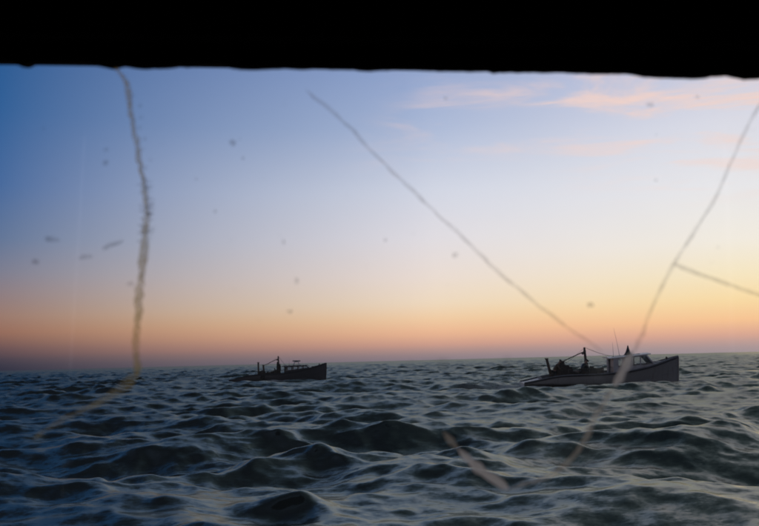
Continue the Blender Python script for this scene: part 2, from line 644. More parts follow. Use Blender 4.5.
def hull_point(x, s, side, grow=0.0):
    """s 0 at the sheer, 1 at the keel"""
    t = (x + 5.35) / 10.7
    b = smooth_tab(beam_at, x) + grow
    zs = smooth_tab(sheer_at, x)
    keel = -.55 + .12 * max(0, t - .8) / .2
    z = zs + (keel - zs) * s
    fine = max(0.0, (t - .45) / .55)               # bow sections turn to a flared V
    full = (1 - s ** 3.4)
    vee = (1 - s) ** (.62 + .25 * fine)
    w = full * (1 - fine) + vee * fine
    rake = -.10 * s * max(0, (t - .9) / .1)
    return Vector((x + rake, side * max(b * w, .015), z))


def build_boat(name, label, group, opts):
    root = empty(name)
    tag(root, label, 'boat', group)
    hm, cab = opts['hull'], opts['cabin']
    NS = 10
    # hull shell
    bm = bmesh.new()
    grid = {}
    for side in (-1, 1):
        for i, x in enumerate(XS):
            for j in range(NS + 1):
                grid[side, i, j] = bm.verts.new(hull_point(x, j / NS, side))
    for side in (-1, 1):
        for i in range(len(XS) - 1):
            for j in range(NS):
                bm.faces.new((grid[side, i, j], grid[side, i + 1, j], grid[side, i + 1, j + 1], grid[side, i, j + 1]))
    for j in range(NS):
        bm.faces.new((grid[-1, 44, j], grid[1, 44, j], grid[1, 44, j + 1], grid[-1, 44, j + 1]))
    bmesh.ops.remove_doubles(bm, verts=bm.verts, dist=.004)
    hull = from_bm('hull', bm, hm, root, smooth=True)
    # transom, a board of its own let into the stern
    poly = [(hull_point(-5.35, j / NS, -1).y * .995, hull_point(-5.35, j / NS, -1).z) for j in range(NS + 1)]
    poly += [(-a, b) for a, b in reversed(poly[:-1])]
    prism('transom', poly, -5.37, -5.31, opts['stern'], root, axis='x')
    # rub rails along the sheer, and a second strake lower down
    for side in (-1, 1):
        tube('rub_rail', [hull_point(x, .03, side, .025) for x in XS], .045, opts['rail'], root, 6)
        tube('toe_rail', [hull_point(x, 0, side, -.03) + Vector((0, 0, .035)) for x in XS], .035, opts['cap'], root, 6)
    tube('spray_strake', [hull_point(x, .42, -1, .01) for x in XS[14:43]], .022, hm, root, 6)
    tube('spray_strake', [hull_point(x, .42, 1, .01) for x in XS[14:43]], .022, hm, root, 6)
    tube('stem_post', [(5.24, 0, -.5), (5.31, 0, .5), (5.35, 0, 1.5), (5.36, 0, 2.0)], .06, hm, root, 8)

    # decks
    def deck_piece(nm, x0, x1, inner, mt, camber=.05, drop=.03):
        xs = [x0 + (x1 - x0) * i / 12 for i in range(13)]
        b2 = bmesh.new()
        rows = []
        for x in xs:
            ob = smooth_tab(beam_at, x) - .04
            z = smooth_tab(sheer_at, x) - drop
            row = []
            for k in range(9):
                f = -1 + 2 * k / 8
                row.append(b2.verts.new((x, f * ob, z + camber * (1 - f * f))))
            rows.append(row)
        for a_, b_ in zip(rows, rows[1:]):
            for k in range(8):
                b2.faces.new((a_[k], b_[k], b_[k + 1], a_[k + 1]))
        return from_bm(nm, b2, mt, root, smooth=True)

    deck_piece('foredeck', 3.2, 5.3, 0, opts['deck'], .07)
    deck_piece('aft_deck', -5.32, -4.1, 0, opts['stern'], .03)
    for side in (-1, 1):
        b2 = bmesh.new()
        prev = None
        for i in range(25):
            x = -4.1 + 7.3 * i / 24
            ob = smooth_tab(beam_at, x) - .04
            z = smooth_tab(sheer_at, x) - .03
            cur = [b2.verts.new((x, side * ob, z)), b2.verts.new((x, side * (ob - .26), z + .015)), b2.verts.new((x, side * (ob - .26), .12))]
            if prev:
                b2.faces.new((prev[0], cur[0], cur[1], prev[1]))
                b2.faces.new((prev[1], cur[1], cur[2], prev[2]))
            prev = cur
        from_bm('side_deck', b2, opts['deck'], root)
        tube('coaming', [(x, side * (smooth_tab(beam_at, x) - .30), smooth_tab(sheer_at, x) + .02) for x in [-4.1 + 4.7 * i / 14 for i in range(15)]], .035, opts['cap'], root, 6)
    box('cockpit_floor', (-4.1, -1.25, .08), (3.2, 1.25, .12), M['grey'], root)
    box('bulkhead', (-4.16, -1.2, .1), (-4.10, 1.2, .56), M['grey'], root)

    # cabin: walls built round real openings
    zr0, zr1 = opts['roof']                     # underside of the roof, aft and forward
    x0, x1, xw = .72, 2.95, 3.45                # aft wall, top of the windscreen, foot of the windscreen
    hw0, hw1 = 1.05, .86

    def hw(x): return hw0 + (hw1 - hw0) * (x - x0) / (xw - x0)
    def zr(x): return zr0 + (zr1 - zr0) * (x - x0) / (x1 - x0)
    sill = [(x0, 1.20), (xw, 1.52)]

    def zsill(x): return lerp_tab(sill, x)

    def wall_panel(nm, side, pts, mt, thick=.035):
        b2 = bmesh.new()
        A = [b2.verts.new((x, side * hw(x), z)) for x, z in pts]
        B = [b2.verts.new((x, side * (hw(x) - thick), z)) for x, z in pts]
        n = len(pts)
        b2.faces.new(A); b2.faces.new(B)
        for k in range(n):
            b2.faces.new((A[k], A[(k + 1) % n], B[(k + 1) % n], B[k]))
        return from_bm(nm, b2, mt, root)

    posts = opts['posts']                       # (x from, x to) of the solid stretches above the sill
    for side in (-1, 1):
        wall_panel('cabin_side', side, [(x0, .82), (xw, 1.25), (xw, zsill(xw)), (x0, zsill(x0))], cab)
        for a_, b_ in posts:
            wall_panel('window_post', side, [(a_, zsill(a_) + .002), (b_, zsill(b_) + .002), (b_, zr(b_) - .07), (a_, zr(a_) - .07)], cab, .04)
        wall_panel('cabin_header', side, [(x0, zr(x0) - .068), (x1 + .05, zr(x1) - .068), (x1 + .05, zr(x1)), (x0, zr(x0))], cab)
        for (a_, b_), (c_, d_) in zip(posts, posts[1:]):
            wp = wall_panel('window', side, [(b_, zsill(b_)), (c_, zsill(c_)), (c_, zr(c_) - .07), (b_, zr(b_) - .07)], M['boat_glass'], .012)
            wp.location.y -= side * .012
            tube('frame', [(b_, side * (hw(b_) + .004), zsill(b_) + .01), (c_, side * (hw(c_) + .004), zsill(c_) + .01)], .016, M['white'], wp, 5)
        # raked strut of the windscreen
        tube('windscreen_strut', [(x1, side * hw(x1), zr(x1) + .01), (xw + .05, side * hw(xw), zsill(xw) - .02)], .05, opts['strut'], root, 6)
        b2 = bmesh.new()
        tri = [(x1 - .25, zsill(x1 - .25)), (xw, zsill(xw)), (x1, zr(x1) - .07), (x1 - .25, zr(x1) - .07)]
        last = posts[-1][1]
        tri = [(last, zsill(last)), (xw, zsill(xw)), (x1, zr(x1) - .07), (last, zr(last) - .07)]
        A = [b2.verts.new((x, side * (hw(x) - .02), z)) for x, z in tri]
        B = [b2.verts.new((x, side * (hw(x) - .03), z)) for x, z in tri]
        b2.faces.new(A); b2.faces.new(B)
        for k in range(4): b2.faces.new((A[k], A[(k + 1) % 4], B[(k + 1) % 4], B[k]))
        from_bm('quarter_window', b2, M['boat_glass'], root)
    # windscreen: three panes between struts
    for k in range(3):
        f0, f1 = -1 + 2 * k / 3 + .03, -1 + 2 * (k + 1) / 3 - .03
        b2 = bmesh.new()
        q = [(x1 + .02, f0 * hw(x1), zr(x1) - .04), (x1 + .02, f1 * hw(x1), zr(x1) - .04), (xw, f1 * hw(xw), zsill(xw)), (xw, f0 * hw(xw), zsill(xw))]
        A = [b2.verts.new(p_) for p_ in q]
        B = [b2.verts.new(Vector(p_) + Vector((-.012, 0, -.01))) for p_ in q]
        b2.faces.new(A); b2.faces.new(B)
        for i in range(4): b2.faces.new((A[i], A[(i + 1) % 4], B[(i + 1) % 4], B[i]))
        from_bm('windscreen_pane', b2, M['boat_glass'], root)
        if k:
            fy = -1 + 2 * k / 3
            tube('windscreen_bar', [(x1 + .02, fy * hw(x1), zr(x1)), (xw + .02, fy * hw(xw), zsill(xw))], .03, M['white'], root, 6)
    box('windscreen_sill', (xw - .03, -hw(xw) - .03, 1.47), (xw + .06, hw(xw) + .03, 1.53), M['white'], root)
    # aft wall of the cabin, door opening to port
    prism('aft_wall', [(-hw0 + .03, .5), (-.1, .5), (-.1, zr0 - .01), (-hw0 + .03, zr0 - .01)], x0 + .005, x0 + .045, M['cream'] if opts['cream'] else cab, root, axis='x')
    prism('aft_wall', [(.62, .5), (hw0 - .03, .5), (hw0 - .03, zr0 - .01), (.62, zr0 - .01)], x0 + .005, x0 + .045, cab, root, axis='x')
    # roof with overhang and a slight camber
    b2 = bmesh.new()
    top, bot = [], []
    rx = [x0 - .28, x0 + .3, x0 + 1.1, x0 + 1.9, x1 + .12, x1 + .30]
    for x in rx:
        w_ = hw(x) + .10
        z = zr(x)
        top.append([b2.verts.new((x, f * w_, z + .05 + .06 * (1 - f * f))) for f in (-1, -.6, 0, .6, 1)])
        bot.append([b2.verts.new((x, f * w_, z + .002)) for f in (-1, -.6, 0, .6, 1)])
    for T_ in (top, bot):
        for a_, b_ in zip(T_, T_[1:]):
            for k in range(4): b2.faces.new((a_[k], b_[k], b_[k + 1], a_[k + 1]))
    for i in range(len(rx) - 1):
        for k in (0, 4): b2.faces.new((top[i][k], top[i + 1][k], bot[i + 1][k], bot[i][k]))
    for k in range(4):
        for i in (0, -1): b2.faces.new((top[i][k], top[i][k + 1], bot[i][k + 1], bot[i][k]))
    roof = from_bm('roof', b2, opts['roofmat'], root)
    tube('rail', [(x, -hw(x) - .04, zr(x) + .12) for x in (x0 - .1, x0 + .8, x0 + 1.8)], .015, M['steel'], roof, 6)
    # trunk cabin forward, low and tapering
    b2 = bmesh.new()
    TR = [(xw, .84, 1.50, 1.30), (3.9, .70, 1.56, 1.42), (4.35, .50, 1.63, 1.58)]
    rws = []
    for x, w_, z, zb in TR:
        rws.append([b2.verts.new(p_) for p_ in ((x, -w_, zb), (x, -w_ * .93, z), (x, 0, z + .05), (x, w_ * .93, z), (x, w_, zb))])
    for a_, b_ in zip(rws, rws[1:]):
        for k in range(4): b2.faces.new((a_[k], b_[k], b_[k + 1], a_[k + 1]))
    b2.faces.new(rws[-1])
    trunk = from_bm('trunk_cabin', b2, M['white'] if opts['cream'] else cab, root)
    box('hatch', (3.72, -.26, 1.60), (4.15, .26, 1.68), opts['hatch'], trunk)
    # bitt with cross bar, bow chock, anchor roller
    bm2 = bmesh.new()
    add_box(bm2, (4.52, -.05, 1.60), (4.62, .05, 1.98), .01)
    add_box(bm2, (4.535, -.16, 1.86), (4.605, .16, 1.91), .008)
    from_bm('mooring_bitt', bm2, M['wood'], root)
    for side in (-1, 1):
        tube('cleat', [(3.0 + 1.9, side * .30 - .0, 1.86), (3.0 + 2.12, side * .22, 1.90)], .02, M['steel'], root, 6)
    # steps, console and wheel inside the cabin
    box('console', (2.75, -.80, .12), (3.1, -.05, 1.18), M['wood'], root)
    b2 = bmesh.new()
    n_ = 16
    tube_bm(b2, [(2.68, -.42 + .22 * math.cos(2 * math.pi * k / n_), 1.22 + .22 * math.sin(2 * math.pi * k / n_)) for k in range(n_ + 1)], .014, 6)
    for k in range(3):
        a = math.pi * k / 3
        tube_bm(b2, [(2.68, -.42 - .22 * math.cos(a), 1.22 - .22 * math.sin(a)), (2.68, -.42 + .22 * math.cos(a), 1.22 + .22 * math.sin(a))], .01, 5)
    from_bm('steering_wheel', b2, M['wood'], root)

    # mast with heel step, leaning a little aft, braces, boom and stays
    mx, mh = opts['mast']
    mast = tube('mast', [(mx + .22, 0, .10), (mx + .10, 0, 1.3), (mx, 0, mh)], [.13, .11, .07], M['wood'], root, 10)
    bm2 = bmesh.new()
    add_box(bm2, (mx - .07, -.06, mh - .38), (mx + .10, .06, mh - .20), .02)
    lathe_bm(bm2, [(.07, -.05), (.09, 0), (.07, .05)], 10, (mx - .12, 0, mh - .42), 'y')
    from_bm('block', bm2, M['steel'], mast)
    for side in (-1, 1):
        tube('mast_brace', [(mx + .35, side * .48, .12), (mx + .13, side * .05, 1.55)], .07, M['wood'], root, 8)
    boom = tube('boom', [(mx - .02, 0, mh - .30), (mx - .95, .1, mh - .72), (mx - 1.75, .15, mh - 1.12)], [.035, .032, .028], M['wood'], root, 8)
    for a_, b_ in (((mx, 0, mh), (x0 + .1, -.6, zr0 + .1)), ((mx, 0, mh), (x0 + .1, .6, zr0 + .1)),
                   ((mx - 1.75, .15, mh - 1.12), (mx - 1.9, .9, .75)), ((mx, 0, mh - .05), (mx - 2.6, -1.3, .75))):
        a_, b_ = Vector(a_), Vector(b_)
        mid = (a_ + b_) / 2 - Vector((0, 0, .05))
        tube('stay', [a_, mid, b_], .008, M['steel'], root, 5)
    # guard rail round the working deck
    for side in (-1, 1):
        pts = [(x, side * (smooth_tab(beam_at, x) - .12), smooth_tab(sheer_at, x) + .42) for x in (-2.4, -1.7, -1.0, -.3, .5)]
        rail = tube('guard_rail', pts, .018, M['steel'], root, 6)
        for q in pts:
            tube('stanchion', [(q[0], q[1], q[2] - .44), q], .014, M['steel'], rail, 5)
    # posts of the gear aft
    for (px_, py_, h0, tx, th_, rad) in opts['gear_posts']:
        g = tube('gear_post', [(px_, py_, .10), (px_ + (tx - px_) * .5, py_, .1 + (th_ - .1) * .5), (tx, py_, th_)], [rad, rad, rad * .9], M['wood'], root, 8)
        box('cap', (tx - rad - .02, py_ - rad - .02, th_ - .05), (tx + rad + .02, py_ + rad + .02, th_ + .03), M['steel'], g)
    # hauling winch: drum between two cheeks on a bed
    wx = opts['winch']
    bm2 = bmesh.new()
    lathe_bm(bm2, [(.10, -.30), (.26, -.28), (.26, -.25), (.13, -.22), (.11, 0), (.13, .22), (.26, .25), (.26, .28), (.10, .30)], 16, (wx, -.35, .82), 'y')
    winch = from_bm('winch_drum', bm2, M['steel'], root, smooth=False)
    for yy in (-.70, -.02):
        box('bracket', (wx - .12, yy - .02, .12), (wx + .12, yy + .02, .92), M['steel'], winch)
    # engine box amidships and a sorting table aft of it
    box('engine_box', (-.55, -.50, .12), (.62, .50, .86), opts['box'], root, .03)
    bm2 = bmesh.new()
    add_box(bm2, (-3.15, -1.0, .72), (-2.35, .2, .78), .01)
    for a_ in (-3.1, -2.45):
        for b_ in (-.95, .10):
            add_box(bm2, (a_, b_, .12), (a_ + .06, b_ + .06, .72))
    from_bm('sorting_table', bm2, M['wood'], root)
    # whip aerials
    for ax, ay, h, lean in opts['aerials']:
        tube('aerial', [(ax, ay, zr(ax) + .08), (ax + lean * .5, ay, zr(ax) + .08 + h * .55), (ax + lean, ay, zr(ax) + .08 + h)], [.016, .010, .005], M['white'], root, 5)
    if opts['top'] == 'cone':
        bm2 = bmesh.new()
        lathe_bm(bm2, [(.30, 0), (.25, .06), (.15, .24), (.08, .46), (.03, .66)], 8, (1.95, -.05, zr(1.95) + .08))
        from_bm('roof_mast', bm2, M['dark'], root)
        bm2 = bmesh.new()
        add_box(bm2, (1.90, -.30, zr(1.95) + .42), (2.00, .20, zr(1.95) + .46), .01)
        from_bm('cross_bar', bm2, M['dark'], root)
    else:
        zt = zr(2.0) + .08
        bm2 = bmesh.new()
        for a_ in (1.65, 2.35):
            for b_ in (-.35, .35):
                tube_bm(bm2, [(a_, b_, zt - .04), (2.0 + (a_ - 2.0) * .55, b_ * .6, zt + .42)], .03, 6)
        from_bm('radar_mast', bm2, M['white'], root)
        bm2 = bmesh.new()
        add_box(bm2, (1.55, -.10, zt + .43), (2.45, .10, zt + .56), .04)
        lathe_bm(bm2, [(.14, 0), (.14, .06), (.08, .08)], 10, (2.0, 0, zt + .36))
        from_bm('radar_scanner', bm2, M['grey'], root)
        pts = [(x1 + .25 + .45 * math.sin(a_), -hw(x1), zr(x1) - .35 + .42 * math.cos(a_)) for a_ in [R(10 + 14 * k) for k in range(7)]]
        tube('awning_hoop', pts, .022, M['white'], root, 6)
    # a tyre hung over the side and coil on deck
    for tx in opts['fenders']:
        bm2 = bmesh.new()
        p0 = hull_point(tx, .22, -1, .06)
        n_ = 14
        tube_bm(bm2, [(p0.x + .18 * math.cos(2 * math.pi * k / n_), p0.y - .05, p0.z + .18 * math.sin(2 * math.pi * k / n_)) for k in range(n_ + 1)], .065, 7)
        fd = from_bm('tyre_fender', bm2, M['rubber'], root, smooth=True)
        tube('lanyard', [(p0.x, p0.y - .05, p0.z + .18), (p0.x, p0.y + .06, smooth_tab(sheer_at, tx) + .06)], .012, M['rope'], fd, 5)
    return root


OPT_GREY = dict(hull=M['hull_grey'], cabin=M['cabin_grey'], cream=True, stern=M['white'], rail=M['dark'], cap=M['grey'], deck=M['grey'],
                roof=(1.88, 2.12), roofmat=M['clean_white'], posts=[(.72, 1.05), (1.30, 1.42), (1.86, 2.0), (2.52, 2.60)], hatch=M['white'],
                mast=(-1.02, 2.62), gear_posts=[(-3.30, -.55, 0, -3.72, 1.86, .10), (-2.40, -.75, 0, -2.70, 1.70, .15)],
                winch=-1.65, box=M['wood'], aerials=[(1.45, .3, 1.9, -.35), (.85, -.5, 1.0, -.05)], top='cone', strut=M['clean_white'], fenders=[])
OPT_DARK = dict(hull=M['hull_dark'], cabin=M['dark'], cream=False, stern=M['white'], rail=M['dark'], cap=M['dark'], deck=M['dark'],
                roof=(1.66, 1.74), roofmat=M['dark'], posts=[(.72, .95), (1.50, 1.62), (2.15, 2.25), (2.70, 2.78)], hatch=M['grey'],
                mast=(-.05, 2.85), gear_posts=[(-2.15, -.5, 0, -2.22, 2.15, .10), (-1.45, -.6, 0, -1.65, 1.85, .11)],
                winch=-.9, box=M['dark'], aerials=[(1.2, .3, .8, -.1)], top='radar', strut=M['grey'], fenders=[-1.6])


def place_boat(root, px, water_py, dist, pitch, roll=0.0, yaw=0.0):
    p = on_plane(px, water_py, dist)
    root.location = (p.x, dist, sea_level(p.x, dist) * .8)
    print('boat', root.location, p.z, sea_level(p.x, dist))
    root.rotation_euler = (roll, pitch, yaw)
    return root


GRP = 'fishing workboats out on the open sea'
boat1 = build_boat('fishing_boat', 'nearer grey hulled fishing workboat at right, white wheelhouse roof, leaning mast over its low stern', GRP, OPT_GREY)
place_boat(boat1, 600, 382, 56.2, R(1.4), R(1.5), R(-3))
boat2 = build_boat('fishing_boat', 'farther black hulled fishing workboat at left centre, radar bar above its dark wheelhouse', GRP, OPT_DARK)
place_boat(boat2, 278.5, 382, 91.0, R(.8), R(-1), R(2))
bpy.context.view_layer.update()


# ------------------------------------------------------------------ crew, crates and gear on the boats
def skin_mesh(name, verts, edges, radii, mt, parent, sub=1):
    me = bpy.data.meshes.new(name)
    me.from_pydata([tuple(v) for v in verts], edges, [])
    o = bpy.data.objects.new(name, me)
    COL.objects.link(o)
    o.parent = parent
    me.materials.append(mt)
    sk = o.modifiers.new('skin', 'SKIN')
    sk.use_smooth_shade = True
    for i, r_ in enumerate(radii):
        me.skin_vertices[0].data[i].radius = (r_, r_) if not isinstance(r_, tuple) else r_
    me.skin_vertices[0].data[0].use_root = True
    sb = o.modifiers.new('sub', 'SUBSURF')
    sb.levels = sb.render_levels = sub
    return o


def person(boat, x, y, z, yaw, label, jacket, trousers, stoop=35, arm=50, hat='cap'):
    root = empty('person')
    tag(root, label, 'person')
    root.matrix_world = boat.matrix_world @ Matrix.Translation((x, y, z)) @ Matrix.Rotation(yaw, 4, 'Z')
    st = R(stoop)
    hip = Vector((0, 0, .90))

    def tor(d, side=0, fw=0.0):                 # a point d along the bent spine
        return hip + Vector((math.sin(st) * d + fw * math.cos(st), side, math.cos(st) * d - fw * math.sin(st)))
    V = [hip, tor(.22), tor(.42), tor(.52), tor(.60, 0, .02)]
    Rr_ = [.13, .12, .15, .085, .055]
    E = [(0, 1), (1, 2), (2, 3), (3, 4)]
    head = [tor(.66, 0, .03), tor(.74, 0, .05), tor(.83, 0, .04)]
    for h, r_ in zip(head, (.085, .105, .075)):
        V.append(h); Rr_.append(r_); E.append((len(V) - 2, len(V) - 1))
    for s in (-1, 1):
        i0 = len(V)
        V += [Vector((.0, s * .10, .84)), Vector((.08, s * .12, .47)), Vector((.0, s * .12, .08)), Vector((.17, s * .13, .04))]
        Rr_ += [.10, .068, .05, .04]
        E += [(0, i0), (i0, i0 + 1), (i0 + 1, i0 + 2), (i0 + 2, i0 + 3)]
    hands = []
    for s in (-1, 1):
        i0 = len(V)
        sh = tor(.44, s * .20)
        a = R(arm)
        el = sh + Vector((math.sin(a) * .28, s * .03, -math.cos(a) * .28))
        wr = el + Vector((math.sin(a + .5) * .25, -s * .03, -math.cos(a + .5) * .25))
        hd = wr + (wr - el).normalized() * .08
        V += [sh, el, wr, hd]
        Rr_ += [.065, .048, .034, .036]
        E += [(2, i0), (i0, i0 + 1), (i0 + 1, i0 + 2), (i0 + 2, i0 + 3)]
        hands.append((wr, hd, s))
    body = skin_mesh('body', V, E, Rr_, M['skin'], root, 1)
    # fingers: four and a thumb on each hand
    for wr, hd, s in hands:
        d = (hd - wr).normalized()
        side = Vector((0, 1, 0))
        bm = bmesh.new()
        for k in range(4):
            b0 = hd + side * (.028 * (k - 1.5) * .8)
            ln = (.065, .075, .070, .055)[k]
            tube_bm(bm, [b0, b0 + d * ln * .5, b0 + d * ln * .8 + Vector((0, 0, -.02))], [.010, .009, .007], 6)
        b0 = wr + d * .03 + side * (-s * .035)
        tube_bm(bm, [b0, b0 + d * .03 - side * s * .02, b0 + d * .06 - side * s * .02], [.012, .010, .008], 6)
        from_bm('fingers', bm, M['skin'], body, smooth=True)
    # face: nose and ears
    fwv = Vector((math.cos(st * .6), 0, -math.sin(st * .6)))
    hc = head[1]
    bm = bmesh.new()
    tube_bm(bm, [hc + fwv * .085 + Vector((0, 0, .02)), hc + fwv * .125 - Vector((0, 0, .015))], [.012, .018], 6)
    from_bm('nose', bm, M['skin'], body)
    for s in (-1, 1):
        box('ear', tuple(hc + Vector((-.02, s * .10 - .01, -.03))), tuple(hc + Vector((.02, s * .10 + .01, .03))), M['skin'], body, .008)
    # clothes
    jv = [tor(-.06), tor(.22), tor(.42), tor(.53)]
    jr = [.19, .18, .205, .12]
    je = [(0, 1), (1, 2), (2, 3)]
    for wr, hd, s in hands:
        i0 = len(jv)
        sh = tor(.44, s * .20)
        a = R(arm)
        el = sh + Vector((math.sin(a) * .28, s * .03, -math.cos(a) * .28))
        jv += [sh, el, wr]
        jr += [.088, .068, .052]
        je += [(2, i0), (i0, i0 + 1), (i0 + 1, i0 + 2)]
    skin_mesh('oilskin_jacket', jv, je, jr, jacket, root, 1)
    tv = [Vector((0, 0, .92)), Vector((0, -.10, .82)), Vector((.08, -.12, .47)), Vector((0, -.12, .13)), Vector((0, .10, .82)), Vector((.08, .12, .47)), Vector((0, .12, .13))]
    skin_mesh('oilskin_trousers', tv, [(0, 1), (1, 2), (2, 3), (0, 4), (4, 5), (5, 6)], [.155, .118, .088, .075, .118, .088, .075], trousers, root, 1)
    for s in (-1, 1):
        bm = bmesh.new()
        tube_bm(bm, [(0, s * .12, .22), (0, s * .12, .06)], [.078, .075], 10)
        add_box(bm, (-.09, s * .12 - .06, 0), (.20, s * .12 + .06, .08), .025)
        from_bm('boot', bm, M['rubber'], root)
    bm = bmesh.new()
    up_h = (head[2] - head[0]).normalized()
    c0 = head[2]
    tube_bm(bm, [c0 - up_h * .03, c0 + up_h * .02, c0 + up_h * .06], [.118, .112, .05], 12)
    if hat == 'cap':
        tube_bm(bm, [c0 - up_h * .03 + fwv * .06, c0 - up_h * .04 + fwv * .18], [.07, .05], 8, .25)
    from_bm('hat', bm, M['dark'] if hat == 'cap' else jacket, root, smooth=True)
    return root


person(boat1, -3.22, -.75, .12, R(-8), 'person stooping in brown oilskins between the two leaning posts on the aft deck', M['oilskin_brown'], M['oilskin_dark'], 28, 30, 'hood')
person(boat1, -1.30, -.42, .12, R(20), 'person bending in dark oilskins at the foot of the tall mast', M['oilskin_dark'], M['oilskin_dark'], 26, 40, 'cap')


def crate(boat, x, y, z, yaw, label, mt, group):
    """slatted fish crate: corner posts, slats, floor"""
    root = empty('fish_crate')
    tag(root, label, 'crate', group)
    root.matrix_world = boat.matrix_world @ Matrix.Translation((x, y, z)) @ Matrix.Rotation(yaw, 4, 'Z')
    L_, W_, H_ = .62, .42, .34
    box('base', (-L_ / 2, -W_ / 2, 0), (L_ / 2, W_ / 2, .03), mt, root)
    for sx in (-1, 1):
        for sy in (-1, 1):
            box('corner_post', (sx * (L_ / 2 - .02) - .02, sy * (W_ / 2 - .02) - .02, .03), (sx * (L_ / 2 - .02) + .02, sy * (W_ / 2 - .02) + .02, H_), mt, root, .004)
    for k in range(3):
        z0 = .06 + k * .10
        for s in (-1, 1):
            box('slat', (-L_ / 2, s * (W_ / 2 + .008) - .006, z0), (L_ / 2, s * (W_ / 2 + .008) + .006, z0 + .07), mt, root, .002)
            box('slat', (s * (L_ / 2 + .008) - .006, -W_ / 2, z0), (s * (L_ / 2 + .008) + .006, W_ / 2, z0 + .07), mt, root, .002)
    return root


gC = 'fish crates stacked on the grey workboat'
crate(boat1, -.15, -.25, .862, .1, 'dark timber fish crate on the engine box abaft the wheelhouse', M['wood'], gC)
crate(boat1, -2.75, -.62, .782, -.05, 'low fish crate on the sorting table beneath the stooping person', M['wood'], gC)

def gear_heap(boat, x, y, z, rx, ry, h, label, mt):
    bm = bmesh.new()
    bmesh.ops.create_icosphere(bm, subdivisions=4, radius=1)
    for v in bm.verts:
        n1 = noise.noise(v.co * 1.7 + Vector((x, y, 0))) * .5 + noise.noise(v.co * 4.0) * .3 + noise.noise(v.co * 14.0) * .05
        v.co = Vector((v.co.x * rx, v.co.y * ry, max(-.02, v.co.z * h))) * (1 + n1)
    o = from_bm('net_heap', bm, mt, None, smooth=True)
    o.matrix_world = boat.matrix_world @ Matrix.Translation((x, y, z))
    return tag(o, label, 'net')


M['net'] = material('tarred_netting', (.045, .038, .032), .9, wear=(.09, .07, .05), wear_amt=.8, scale=9, bump=1.0, bscale=40)
gear_heap(boat1, -2.60, -.80, .12, .85, .42, 1.15, 'dark heap of netting beside the stooping person on the low aft deck', M['net'])
gear_heap(boat1, -.95, -.80, .12, .70, .35, 1.10, 'dark heap of netting at the foot of the tall mast of the grey boat', M['net'])
gear_heap(boat2, -1.30, -.70, .12, 1.2, .45, 1.05, 'dark heap of netting along the working deck of the far black boat', M['net'])
gear_heap(boat2, -.05, -.45, .12, .42, .32, 1.75, 'tall dark heap of netting against the mast of the far black boat', M['net'])
gD = 'fish crates on the black workboat'
crate(boat2, -.95, -.30, .12, .1, 'fish crate on the working deck of the far black boat', M['wood'], gD)
crate(boat2, -.30, -.20, .862, .0, 'fish crate lying on the engine box of the far black boat', M['wood'], gD)

# ------------------------------------------------------------------ the wheelhouse the picture is taken from
WY = .80                                        # the window lies this far in front of the camera
wh = empty('wheelhouse', (0, WY, CAM_Z - 1.65), (0, R(2.35), 0))
tag(wh, 'black inside of the wheelhouse with its cracked front window and ragged top seal', 'wheelhouse')
bpy.context.view_layer.update()
WI = wh.matrix_world.inverted()


def gl(px, py, off=0.0):
    """photograph position -> point on the window plane, in wheelhouse coordinates"""
    p = WI @ on_plane(px, py, WY)
    return Vector((p.x, off, p.z))


EDGE = [(-160, 62), (-90, 64), (-60, 61), (-25, 65), (0, 63), (14, 64), (21, 67), (28, 68), (33, 65.5), (46, 64), (70, 64), (88, 65), (98, 66.5), (113, 69.5), (124, 67),
        (132, 68), (143, 69.5), (158, 69), (176, 68), (180, 66.5), (186, 68), (205, 67), (222, 67), (240, 70), (262, 70), (280, 69), (300, 70), (318, 69.5),
        (345, 70), (371, 71.5), (379, 71), (400, 70.5), (430, 71.5), (455, 72), (488, 72), (494, 74), (500, 73), (530, 73), (560, 73), (585, 74), (625, 74.5), (650, 77.5),
        (680, 79), (700, 79), (716, 77), (727, 76), (735, 78), (745, 80), (762, 79), (790, 82), (840, 81), (900, 84)]
xa, xb = -.78, .78
ztop = gl(380, 66).z + .008
box('window_header', (xa, -.05, ztop + .006), (xb, .06, ztop + .50), M['black_board'], wh)
bm = bmesh.new()
rows = []
pts = []
for (x_a, y_a), (x_b, y_b) in zip(EDGE, EDGE[1:]):
    n_ = max(1, int((x_b - x_a) / 4))
    for k in range(n_):
        f = k / n_
        f2 = f * f * (3 - 2 * f)
        pts.append((x_a + (x_b - x_a) * f, y_a + (y_b - y_a) * f2 + random.uniform(-.35, .35)))
pts.append(EDGE[-1])
for px_, py_ in pts:
    e = gl(px_, py_)
    h = random.uniform(-.0006, .0006)
    rows.append([bm.verts.new(p_) for p_ in ((e.x, -.012, ztop + .12), (e.x, -.012, e.z + .004), (e.x, -.007 + h, e.z), (e.x, .003, e.z + .001), (e.x, .012, e.z + .006), (e.x, .012, ztop + .12))])
for a_, b_ in zip(rows, rows[1:]):
    for k in range(6):
        bm.faces.new((a_[k], b_[k], b_[(k + 1) % 6], a_[(k + 1) % 6]))
seal = from_bm('window_seal', bm, M['black_board'], wh, smooth=False)
